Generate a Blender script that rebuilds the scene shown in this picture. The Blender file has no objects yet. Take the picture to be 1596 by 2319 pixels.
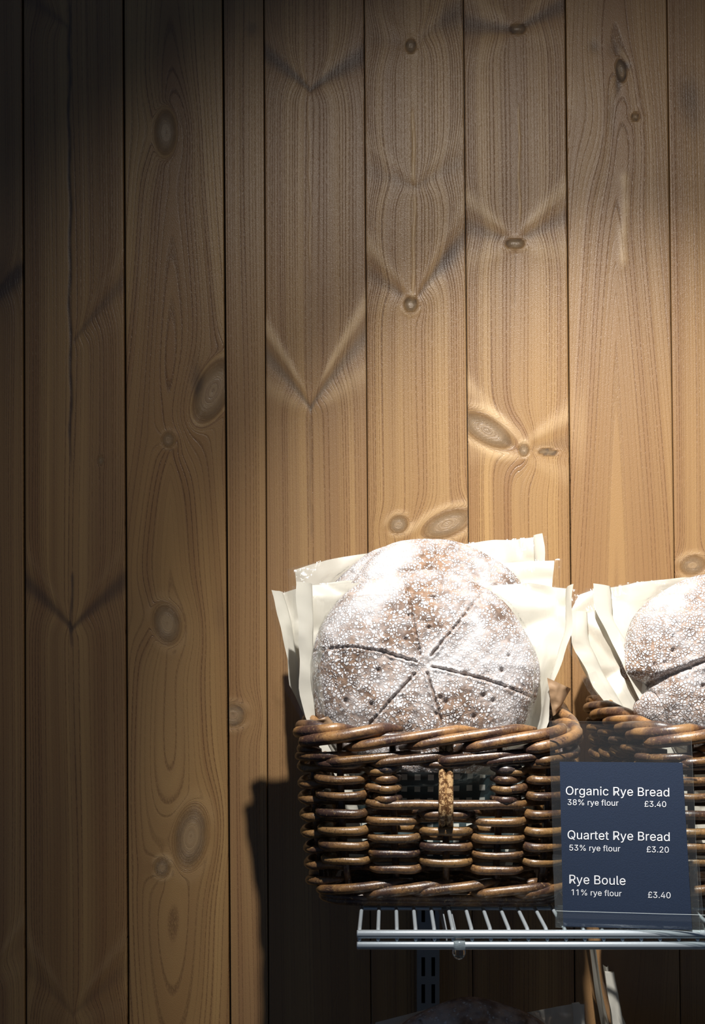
import bpy, math, random
import numpy as np
from mathutils import Vector, Matrix, noise

random.seed(11)
scene = bpy.context.scene
COL = scene.collection

# ------------------------------------------------------------------ camera
F = 3040.0            # focal length in pixels of the 1596 wide frame
VX, VY = 880.0, 1440.0
CZ = 1.35             # camera height above the floor
CD = 1.60             # camera distance from the wall (wall face at y = 0)
cam_d = bpy.data.cameras.new('camera')
cam_d.sensor_fit = 'HORIZONTAL'; cam_d.sensor_width = 36.0
cam_d.lens = F / 1596.0 * 36.0
cam_d.shift_x = (798.0 - VX) / 1596.0
cam_d.shift_y = (VY - 1159.5) / 1596.0
cam_d.clip_start = 0.05
cam = bpy.data.objects.new('camera', cam_d); COL.objects.link(cam)
cam.location = (0, -CD, CZ); cam.rotation_euler = (math.pi/2, 0, 0)
scene.camera = cam

# ------------------------------------------------------------------ world, lamps, exposure
world = bpy.data.worlds.new('shop_dimness'); scene.world = world
world.use_nodes = True
bg = world.node_tree.nodes['Background']
bg.inputs[0].default_value = (0.46, 0.64, 1.0, 1); bg.inputs[1].default_value = 0.07

LAMP = Vector((0.055, -0.86, CZ + 0.91))
def spot(name, target, energy, angle, blend, radius, col=(1, 1, 1), loc=LAMP):
    l = bpy.data.lights.new(name, 'SPOT'); l.energy = energy; l.spot_size = math.radians(angle)
    l.spot_blend = blend; l.shadow_soft_size = radius; l.color = col
    o = bpy.data.objects.new(name, l); COL.objects.link(o)
    o.location = loc
    o.rotation_euler = (Vector(target) - Vector(loc)).to_track_quat('-Z', 'Y').to_euler()
    return o
spot('display_spotlight', (0.31, -0.10, CZ - 0.09), 118, 58, 1.0, 0.016, (1.0, 0.97, 0.94))
spot('display_spotlight_spill', (0.31, -0.10, CZ - 0.09), 20, 103, 1.0, 0.016, (1.0, 0.95, 0.88))

scene.view_settings.view_transform = 'Standard'
scene.view_settings.look = 'None'
scene.view_settings.exposure = 0.0
scene.view_settings.gamma = 1.0
scene.view_settings.use_curve_mapping = False

# ------------------------------------------------------------------ helpers
def at(px, py, y):
    d = CD + y
    return Vector(((px - VX) / F * d, y, CZ + (VY - py) / F * d))

def hit(px, py, org, nrm):
    o = Vector((0, -CD, CZ)); r = Vector(((px - VX) / F, 1.0, (VY - py) / F))
    t = (org - o).dot(nrm) / r.dot(nrm)
    return o + r * t

def mesh_from(name, verts, faces, mats, smooth=True, midx=None):
    me = bpy.data.meshes.new(name)
    me.from_pydata([tuple(v) for v in verts], [], faces)
    for m in (mats if isinstance(mats, (list, tuple)) else [mats]): me.materials.append(m)
    if smooth: me.polygons.foreach_set('use_smooth', [True] * len(me.polygons))
    if midx is not None: me.polygons.foreach_set('material_index', midx)
    me.update()
    return me

def link(name, me, parent=None, origin=None):
    """mesh given in world coordinates; it is rebased on its parent's or its own origin"""
    o = bpy.data.objects.new(name, me); COL.objects.link(o)
    if parent is not None:
        o.parent = parent
        me.transform(Matrix.Translation(-world_loc(parent)))
    elif origin is not None:
        me.transform(Matrix.Translation(-Vector(origin))); o.location = origin
    return o

def world_loc(o):
    v = Vector(o.location)
    while o.parent: o = o.parent; v = v + Vector(o.location)
    return v

def tag(o, label=None, cat=None, group=None, kind=None):
    if label: o['label'] = label
    if cat: o['category'] = cat
    if group: o['group'] = group
    if kind: o['kind'] = kind
    return o

def thing(name, loc, label, cat, group=None):
    o = bpy.data.objects.new(name, None); COL.objects.link(o)
    o.empty_display_size = 0.03
    o.location = loc
    return tag(o, label, cat, group)

def copy_tree(o, parent=None):
    c = o.copy(); COL.objects.link(c); c.parent = parent
    for ch in list(o.children): copy_tree(ch, c)
    return c

class Geo:
    def __init__(s): s.v = []; s.f = []
    def add(s, verts, faces):
        b = len(s.v); s.v += [Vector(v) for v in verts]; s.f += [tuple(b + i for i in f) for f in faces]
    def box(s, lo, hi, M=None):
        x0, y0, z0 = lo; x1, y1, z1 = hi
        vs = [Vector(p) for p in ((x0,y0,z0),(x1,y0,z0),(x1,y1,z0),(x0,y1,z0),(x0,y0,z1),(x1,y0,z1),(x1,y1,z1),(x0,y1,z1))]
        if M is not None: vs = [M @ v for v in vs]
        s.add(vs, [(0,3,2,1),(4,5,6,7),(0,1,5,4),(1,2,6,5),(2,3,7,6),(3,0,4,7)])
    def tube(s, pts, rad, n=10, closed=False, cap=True):
        pts = [Vector(p) for p in pts]; m = len(pts)
        if not isinstance(rad, (list, tuple)): rad = [rad] * m
        up = Vector((0, 0, 1)); vs = []; ref = None
        for i, p in enumerate(pts):
            a = pts[(i - 1) % m] if (closed or i > 0) else p
            b = pts[(i + 1) % m] if (closed or i < m - 1) else p
            t = (b - a).normalized()
            if ref is None:
                ref = up if abs(t.z) < 0.9 else Vector((1, 0, 0))
            u = (ref - t * ref.dot(t)).normalized(); w = t.cross(u); ref = u
            for k in range(n):
                c = 2 * math.pi * k / n
                vs.append(p + (u * math.cos(c) + w * math.sin(c)) * rad[i])
        fs = []
        for i in range(m if closed else m - 1):
            j = (i + 1) % m
            for k in range(n):
                l = (k + 1) % n
                fs.append((i*n + k, i*n + l, j*n + l, j*n + k))
        if cap and not closed:
            fs.append(tuple(range(n))[::-1]); fs.append(tuple((m-1)*n + k for k in range(n)))
        s.add(vs, fs)
    def sphere(s, c, r, n=14, m=10, sc=(1, 1, 1)):
        c = Vector(c); vs = []; fs = []
        for i in range(m + 1):
            th = math.pi * i / m
            for k in range(n):
                ph = 2 * math.pi * k / n
                vs.append(c + Vector((sc[0]*r*math.sin(th)*math.cos(ph), sc[1]*r*math.sin(th)*math.sin(ph), sc[2]*r*math.cos(th))))
        for i in range(m):
            for k in range(n):
                l = (k + 1) % n
                fs.append((i*n+k, (i+1)*n+k, (i+1)*n+l, i*n+l))
        s.add(vs, fs)
    def build(s, name, mat, parent=None, origin=None, smooth=True):
        return link(name, mesh_from(name, s.v, s.f, mat, smooth), parent, origin)

# ------------------------------------------------------------------ materials
class NT:
    def __init__(s, name):
        s.m = bpy.data.materials.new(name); s.m.use_nodes = True
        s.t = s.m.node_tree; s.t.nodes.clear()
        s.out = s.t.nodes.new('ShaderNodeOutputMaterial')
    def n(s, typ, **kw):
        nd = s.t.nodes.new(typ)
        for k, v in kw.items():
            if k.startswith('i_'):
                key = k[2:]; key = int(key) if key.isdigit() else key.replace('_', ' ')
                s.set(nd, key, v)
            else: setattr(nd, k, v)
        return nd
    def set(s, nd, key, v):
        inp = nd.inputs[key]
        if isinstance(v, bpy.types.NodeSocket): s.t.links.new(v, inp)
        else: inp.default_value = v
    def math(s, op, a, b=0.0, c=None, clamp=False):
        nd = s.t.nodes.new('ShaderNodeMath'); nd.operation = op; nd.use_clamp = clamp
        s.set(nd, 0, a); s.set(nd, 1, b)
        if c is not None: s.set(nd, 2, c)
        return nd.outputs[0]
    def mix(s, f, a, b, typ='MIX'):
        nd = s.t.nodes.new('ShaderNodeMix'); nd.data_type = 'RGBA'; nd.blend_type = typ
        s.set(nd, 0, f)
        for i, v in ((6, a), (7, b)):
            s.set(nd, i, v if isinstance(v, bpy.types.NodeSocket) else (*v, 1))
        return nd.outputs[2]
    def ramp(s, f, stops):
        nd = s.t.nodes.new('ShaderNodeMapRange'); nd.interpolation_type = 'SMOOTHSTEP'
        s.set(nd, 0, f); nd.inputs[1].default_value = stops[0]; nd.inputs[2].default_value = stops[1]
        return nd.outputs[0]
    def noise(s, vec, scale, detail=2.0, rough=0.5):
        nd = s.t.nodes.new('ShaderNodeTexNoise'); s.t.links.new(vec, nd.inputs['Vector'])
        nd.inputs['Scale'].default_value = scale; nd.inputs['Detail'].default_value = detail
        nd.inputs['Roughness'].default_value = rough
        return nd.outputs[0]
    def vec(s, x, y, z):
        nd = s.t.nodes.new('ShaderNodeCombineXYZ')
        for i, v in enumerate((x, y, z)): s.set(nd, i, v)
        return nd.outputs[0]
    def attr(s, name):
        nd = s.t.nodes.new('ShaderNodeAttribute'); nd.attribute_name = name
        return nd.outputs['Fac']
    def bump(s, h, strength, dist):
        nd = s.t.nodes.new('ShaderNodeBump'); s.t.links.new(h, nd.inputs['Height'])
        nd.inputs['Strength'].default_value = strength; nd.inputs['Distance'].default_value = dist
        return nd.outputs[0]
    def pbr(s, col, rough, normal=None, spec=0.5, metal=0.0, **kw):
        nd = s.t.nodes.new('ShaderNodeBsdfPrincipled')
        s.set(nd, 'Base Color', col if isinstance(col, bpy.types.NodeSocket) else (*col, 1))
        s.set(nd, 'Roughness', rough); nd.inputs['Specular IOR Level'].default_value = spec
        nd.inputs['Metallic'].default_value = metal
        if normal is not None: s.t.links.new(normal, nd.inputs['Normal'])
        for k, v in kw.items(): s.set(nd, k.replace('_', ' '), v)
        return nd.outputs[0]
    def done(s, sh):
        s.t.links.new(sh, s.out.inputs[0]); return s.m
    def pos(s): return s.t.nodes.new('ShaderNodeNewGeometry').outputs['Position']
    def obj(s): return s.t.nodes.new('ShaderNodeTexCoord').outputs['Object']

def wood_mat():
    w = NT('brushed_pine_boards')
    sep = w.n('ShaderNodeSeparateXYZ', i_0=w.pos())
    x, z = sep.outputs[0], sep.outputs[2]
    gu, knot, tone, bid = (w.attr(a) for a in ('gu', 'knot', 'tone', 'bid'))
    b7 = w.math('MULTIPLY', bid, 7.31)
    low = w.noise(w.vec(w.math('MULTIPLY', gu, 42), w.math('MULTIPLY', z, 0.7), b7), 1, 2)
    mid = w.noise(w.vec(w.math('MULTIPLY', gu, 150), w.math('MULTIPLY', z, 0.9), b7), 1, 2)
    fine = w.noise(w.vec(w.math('MULTIPLY', gu, 400), w.math('MULTIPLY', z, 1.4), b7), 1, 1)
    ph = w.math('ADD', w.math('MULTIPLY', gu, 1 / 0.0037), w.math('ADD', w.math('MULTIPLY', low, 3.5), w.math('MULTIPLY', fine, 0.7)))
    lines = w.math('SUBTRACT', 1.0, w.ramp(w.math('ABSOLUTE', w.math('SUBTRACT', w.math('FRACT', ph), 0.5)), (0.03, 0.20)))
    lines = w.math('MULTIPLY', lines, w.math('ADD', 0.25, w.math('MULTIPLY', w.ramp(mid, (0.35, 0.65)), 0.9)))
    dash = w.noise(w.vec(w.math('MULTIPLY', x, 1500), w.math('MULTIPLY', z, 210), b7), 1, 1)
    lines = w.math('MULTIPLY', lines, w.math('ADD', 0.35, w.math('MULTIPLY', w.ramp(dash, (0.35, 0.62)), 0.65)))
    cloud = w.noise(w.vec(w.math('MULTIPLY', x, 9), w.math('MULTIPLY', z, 3.2), b7), 1, 2)
    col = w.mix(w.ramp(low, (0.3, 0.72)), (0.285, 0.155, 0.060), (0.430, 0.258, 0.100))
    col = w.mix(w.math('MULTIPLY', w.ramp(mid, (0.42, 0.7)), 0.45), col, (0.24, 0.115, 0.045))
    col = w.mix(w.math('MULTIPLY', w.ramp(cloud, (0.4, 0.75)), 0.25), col, (0.24, 0.155, 0.085))
    col = w.mix(w.math('MULTIPLY', lines, 0.62), col, (0.12, 0.055, 0.024))
    # boards differ a little from each other
    wn = w.n('ShaderNodeTexWhiteNoise', noise_dimensions='1D'); w.set(wn, 'W', w.math('ADD', b7, 0.5))
    col = w.mix(w.math('MULTIPLY', wn.outputs[0], 0.30), col, (0.34, 0.20, 0.105))
    # figure: pale and dark flanks of the knots
    pale = w.ramp(tone, (0.0, 1.0)); dark = w.ramp(w.math('MULTIPLY', tone, -1.0), (0.0, 1.0))
    col = w.mix(w.math('MULTIPLY', pale, 0.75), col, (0.66, 0.46, 0.25))
    col = w.mix(w.math('MULTIPLY', dark, 0.85), col, (0.075, 0.047, 0.033))
    rings = w.noise(w.vec(w.math('MULTIPLY', gu, 520), b7, b7), 1, 1)
    kcol = w.mix(w.ramp(rings, (0.4, 0.6)), (0.37, 0.275, 0.17), (0.28, 0.20, 0.125))
    col = w.mix(w.math('MULTIPLY', knot, 0.85), col, kcol)
    pore = w.noise(w.vec(w.math('MULTIPLY', x, 2200), w.math('MULTIPLY', z, 700), b7), 1, 1)
    h = w.math('SUBTRACT', w.math('ADD', w.math('MULTIPLY', pore, 0.35), w.math('MULTIPLY', mid, 0.9)), w.math('MULTIPLY', lines, 0.55))
    h = w.math('ADD', h, w.math('MULTIPLY', tone, 1.3))
    return w.done(w.pbr(col, 0.36, w.bump(h, 0.6, 0.0011), 0.6))

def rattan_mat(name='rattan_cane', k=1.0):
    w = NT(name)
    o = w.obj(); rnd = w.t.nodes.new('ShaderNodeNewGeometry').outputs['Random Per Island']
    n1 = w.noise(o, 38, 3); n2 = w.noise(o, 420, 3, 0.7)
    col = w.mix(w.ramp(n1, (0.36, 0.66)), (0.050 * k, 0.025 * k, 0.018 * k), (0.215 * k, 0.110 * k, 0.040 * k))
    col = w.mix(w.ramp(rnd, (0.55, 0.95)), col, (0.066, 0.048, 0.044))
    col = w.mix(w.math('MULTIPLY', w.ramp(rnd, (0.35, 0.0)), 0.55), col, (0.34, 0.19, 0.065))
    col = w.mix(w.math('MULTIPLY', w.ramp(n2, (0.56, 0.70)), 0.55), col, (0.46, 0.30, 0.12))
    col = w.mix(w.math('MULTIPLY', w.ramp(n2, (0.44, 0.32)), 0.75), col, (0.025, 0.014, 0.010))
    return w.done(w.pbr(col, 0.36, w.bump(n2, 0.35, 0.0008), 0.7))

def light_rattan_mat():
    w = NT('speckled_light_cane')
    o = w.obj(); n2 = w.noise(o, 260, 3, 0.7)
    col = w.mix(w.ramp(n2, (0.47, 0.53)), (0.16, 0.075, 0.03), (0.62, 0.40, 0.19))
    return w.done(w.pbr(col, 0.4, w.bump(n2, 0.2, 0.0006), 0.4))

def bread_mat(name, flour_amt, tint):
    w = NT(name)
    o = w.obj()
    warp = w.n('ShaderNodeTexNoise', i_Scale=60.0, i_Detail=2.0); w.t.links.new(o, warp.inputs['Vector'])
    vv = w.n('ShaderNodeVectorMath', operation='MULTIPLY_ADD'); w.t.links.new(warp.outputs['Color'], vv.inputs[0])
    vv.inputs[1].default_value = (0.006, 0.006, 0.006); w.t.links.new(o, vv.inputs[2])
    vo = w.n('ShaderNodeTexVoronoi', feature='DISTANCE_TO_EDGE', i_Scale=330.0); w.t.links.new(vv.outputs[0], vo.inputs['Vector'])
    vc = w.n('ShaderNodeTexVoronoi', feature='F1', i_Scale=330.0); w.t.links.new(vv.outputs[0], vc.inputs['Vector'])
    patch = w.noise(o, 17, 4, 0.62)
    cellr = w.n('ShaderNodeSeparateColor', i_0=vc.outputs['Color']).outputs[0]
    keep = w.ramp(w.math('ADD', w.math('MULTIPLY', patch, 1.3), w.math('MULTIPLY', cellr, 0.7)), (flour_amt - 0.36, flour_amt - 0.10))
    grain = w.ramp(vo.outputs[0], (0.03, 0.20))
    fl = w.math('MULTIPLY', keep, grain)
    veil = w.math('MULTIPLY', w.ramp(patch, (0.36, 0.66)), 0.62)
    fl = w.math('MAXIMUM', fl, veil)
    fl = w.math('MULTIPLY', fl, w.math('SUBTRACT', 1.0, w.math('MULTIPLY', w.attr('cut'), 0.75)))
    crust = w.mix(w.ramp(w.noise(o, 90, 3), (0.35, 0.65)), (0.13 * tint, 0.078 * tint, 0.050 * tint), (0.29 * tint, 0.185 * tint, 0.122 * tint))
    crust = w.mix(w.math('MULTIPLY', w.attr('cut'), 0.6), crust, (0.13, 0.065, 0.03))
    col = w.mix(fl, crust, (0.80, 0.795, 0.80))
    h = w.math('ADD', w.math('MULTIPLY', fl, 0.7), w.math('MULTIPLY', w.noise(o, 700, 2), 0.4))
    return w.done(w.pbr(col, 0.85, w.bump(h, 0.8, 0.0016), 0.2))

def paper_mat(name, col, transl=0.34):
    w = NT(name)
    o = w.obj(); n1 = w.noise(o, 30, 3)
    c = w.mix(n1, tuple(k * 0.93 for k in col), col)
    d = w.pbr(c, 0.42, w.bump(w.noise(o, 120, 2), 0.12, 0.001), 0.45)
    t = w.n('ShaderNodeBsdfTranslucent'); w.set(t, 0, c)
    mx = w.n('ShaderNodeMixShader'); mx.inputs[0].default_value = transl
    w.t.links.new(d, mx.inputs[1]); w.t.links.new(t.outputs[0], mx.inputs[2])
    return w.done(mx.outputs[0])

def film_mat(name, rough=0.09, refl=1.0, haze=0.02, tintc=(1, 1, 1), wrinkle=0.0):
    w = NT(name)
    o = w.obj()
    sp_ = w.n('ShaderNodeSeparateXYZ', i_0=o)
    st_ = w.noise(w.vec(w.math('MULTIPLY', sp_.outputs[0], 170), w.math('MULTIPLY', sp_.outputs[1], 40), w.math('MULTIPLY', sp_.outputs[2], 16)), 1, 2)
    nb = w.bump(w.math('ADD', w.math('MULTIPLY', w.noise(o, 48, 3), 1.6), w.math('MULTIPLY', st_, wrinkle)), 0.55, 0.0028)
    bf = w.t.nodes.new('ShaderNodeNewGeometry').outputs['Backfacing']
    fr = w.n('ShaderNodeFresnel'); w.set(fr, 'IOR', w.math('ADD', w.math('MULTIPLY', bf, 1/1.45 - 1.45), 1.45)); w.t.links.new(nb, fr.inputs['Normal'])
    tr = w.n('ShaderNodeBsdfTransparent'); tr.inputs[0].default_value = (*tintc, 1)
    gl = w.n('ShaderNodeBsdfGlossy', i_Roughness=rough); w.t.links.new(nb, gl.inputs['Normal'])
    df = w.n('ShaderNodeBsdfDiffuse'); df.inputs[0].default_value = (0.8, 0.82, 0.84, 1)
    m1 = w.n('ShaderNodeMixShader'); m1.inputs[0].default_value = haze
    w.t.links.new(tr.outputs[0], m1.inputs[1]); w.t.links.new(df.outputs[0], m1.inputs[2])
    m2 = w.n('ShaderNodeMixShader'); w.set(m2, 0, w.math('MULTIPLY', fr.outputs[0], refl, clamp=True))
    w.t.links.new(m1.outputs[0], m2.inputs[1]); w.t.links.new(gl.outputs[0], m2.inputs[2])
    return w.done(m2.outputs[0])

def plain(name, col, rough, spec=0.5, metal=0.0, nscale=0, nstr=0.0, vary=0.0):
    w = NT(name); nb = None; c = col
    if nscale:
        nz = w.noise(w.obj(), nscale, 3)
        nb = w.bump(nz, nstr, 0.001)
        if vary: c = w.mix(nz, tuple(k * (1 - vary) for k in col), tuple(min(1, k * (1 + vary)) for k in col))
    return w.done(w.pbr(c, rough, nb, spec, metal))

def band_mat():
    w = NT('printed_check_band')
    sep = w.n('ShaderNodeSeparateXYZ', i_0=w.pos())
    def cell(v, off, per, duty):
        f = w.math('FRACT', w.math('MULTIPLY', w.math('ADD', v, off), 1.0 / per))
        return w.math('LESS_THAN', f, duty)
    m = w.math('MULTIPLY', cell(sep.outputs[0], 0.0006, 0.0128, 0.44), cell(sep.outputs[2], 0.0052, 0.0128, 0.46))
    c = w.mix(m, (0.045, 0.070, 0.075), (0.62, 0.64, 0.58))
    return w.done(w.pbr(c, 0.3, None, 0.5))

M = dict(
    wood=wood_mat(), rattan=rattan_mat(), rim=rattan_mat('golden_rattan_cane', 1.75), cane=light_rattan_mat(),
    bread=bread_mat('floured_rye_crust', 1.02, 1.1), bread2=bread_mat('well_floured_rye_crust', 0.84, 1.35),
    bread3=bread_mat('dull_rye_crust', 1.45, 1.9),
    paper=paper_mat('cream_bag_paper', (0.84, 0.81, 0.70)), shade_paper=paper_mat('shade_brown_bag_paper', (0.36, 0.23, 0.13), 0.15),  # second one: bag paper browned to stand in for shade on tucked corners
    film=film_mat('clear_bag_film', 0.13, 1.6, 0.015, (1, 1, 1), 0.8), acrylic=film_mat('clear_acrylic', 0.03, 1.0, 0.012, (0.97, 0.985, 0.98)),
    acedge=plain('acrylic_cut_edge', (0.80, 0.88, 0.88), 0.25),
    chrome=plain('grey_coated_wire', (0.64, 0.71, 0.75), 0.32, 0.5, 0.55, 300, 0.05),
    upright=plain('grey_steel_upright', (0.30, 0.33, 0.35), 0.4, 0.5, 0.2, 200, 0.05),
    card=plain('navy_card', (0.012, 0.023, 0.050), 0.6, 0.3, 0, 900, 0.15, 0.25),
    ink=plain('white_lettering', (0.85, 0.87, 0.90), 0.6),
    band=band_mat(), dark=plain('dark_gap', (0.012, 0.010, 0.010), 0.9),
    floor=plain('grey_stone_floor', (0.16, 0.15, 0.14), 0.6, 0.4, 0, 12, 0.1, 0.2),
)

# ------------------------------------------------------------------ the wall of boards
S = 1900.0     # pixels per metre on the wall plane
def wx(px): return (px - VX) / S
def wz(py): return (VY - py) / S      # relative to camera height

SEAMS = [(-176, -170), (51, 58), (279, 290), (504, 521), (597, 608), (824, 840), (1049, 1071), (1280, 1302), (1510, 1541), (1740, 1774)]
GAPS = [2.4, 2.6, 2.6, 2.4, 1.3, 1.0, 1.0, 1.6, 1.2, 1.2]      # groove widths in mm
# V shaped spike knots: (apex px, apex py, left arm rise, right arm rise, darkness, pale rim)   rise in px at the board edge
VEES = {1: [(163, 1425, 115, 105, .7, .25), (166, 775, 0, 135, .5, .3), (152, 60, 80, 0, .5, 0), (165, 2300, 120, 100, .35, .35)],
        4: [(702, 205, 95, 75, .75, .2), (703, 925, 135, 150, .62, 1.0)],
        5: [(936, 690, 80, 150, .5, .5), (940, 425, 40, 60, .35, .4), (935, 105, 20, 90, .25, .3)],
        6: [(1170, 68, 12, 60, .7, .5), (1166, 552, 40, 60, .55, .8), (1180, 1022, 75, 20, .35, .7)],
        0: [(-30, 700, 0, 120, .6, .2), (-30, 2230, 0, 130, .2, .4)]}
# round and oval knots: (px, py, half width, half height, tilt deg, darkness of body, darkness of rim, pale halo)
KNOTS = {2: [(375, 300, 20, 42, 0, .7, .2, .1), (482, 885, 30, 62, -24, .6, .5, .1), (381, 996, 11, 13, 0, .6, .1, .5), (378, 1412, 24, 36, 12, .7, .3, .4), (432, 1895, 28, 54, -8, .6, .35, .4), (367, 1965, 13, 16, 0, .6, .2, .6)],
         3: [(527, 1620, 22, 20, 0, .7, .7, .5)],
         5: [(930, 104, 9, 12, 0, .9, .7, .3), (930, 690, 12, 13, 0, .9, .4, .6), (902, 1188, 17, 15, 25, .8, .15, .7), (1012, 1187, 46, 21, 22, .75, .15, .9)],
         6: [(1166, 552, 17, 9, 0, .8, .6, .5), (1102, 975, 52, 23, -30, .75, .2, .8), (1186, 1019, 9, 11, 0, .8, .2, .5), (1240, 1024, 17, 5, -4, .9, .9, .3), (1172, 66, 14, 9, 0, .5, .6, 0)],
         7: [(1406, 160, 9, 20, 10, .6, 1.2, 0), (1390, 295, 26, 62, 4, .0, .05, .1), (1438, 265, 7, 7, 0, .6, 1.0, .3)],
         8: [(1568, 1280, 22, 16, 10, .6, .25, .7)],
         1: [(228, 1043, 5, 7, 0, .7, .6, 0)]}
# thin marks along the pith: (board, px, py0, py1, width px, tone)
PITH = [(1, 156, 160, -60, 1120, 4.2, -1.0), (1, 162, 162, 1290, 1480, 4.0, -.8), (1, 162, 165, 1480, 1800, 10, -.25), (4, 700, 702, 200, 660, 2.6, .55), (4, 703, 703, 900, 1250, 5, -.4), (4, 700, 700, 600, 900, 8, -.25),
        (5, 936, 937, 245, 420, 3.4, 1.2), (5, 937, 936, 430, 690, 3.0, .8), (6, 1176, 1174, 230, 520, 2.6, .9), (6, 1165, 1168, 560, 700, 4, -.3), (6, 1182, 1184, 1035, 1200, 4, -.2), (7, 1416, 1410, 380, 620, 11, .65)]
FLAT = {2: (385, 1050, .045), 7: (1395, 820, .040), -1: (0, 0, .04)}

def seam_x(k, zrel):
    t0, b0 = SEAMS[k]
    f = (VY - zrel * S) / 2319.0
    return wx(t0 + (b0 - t0) * f)

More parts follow.
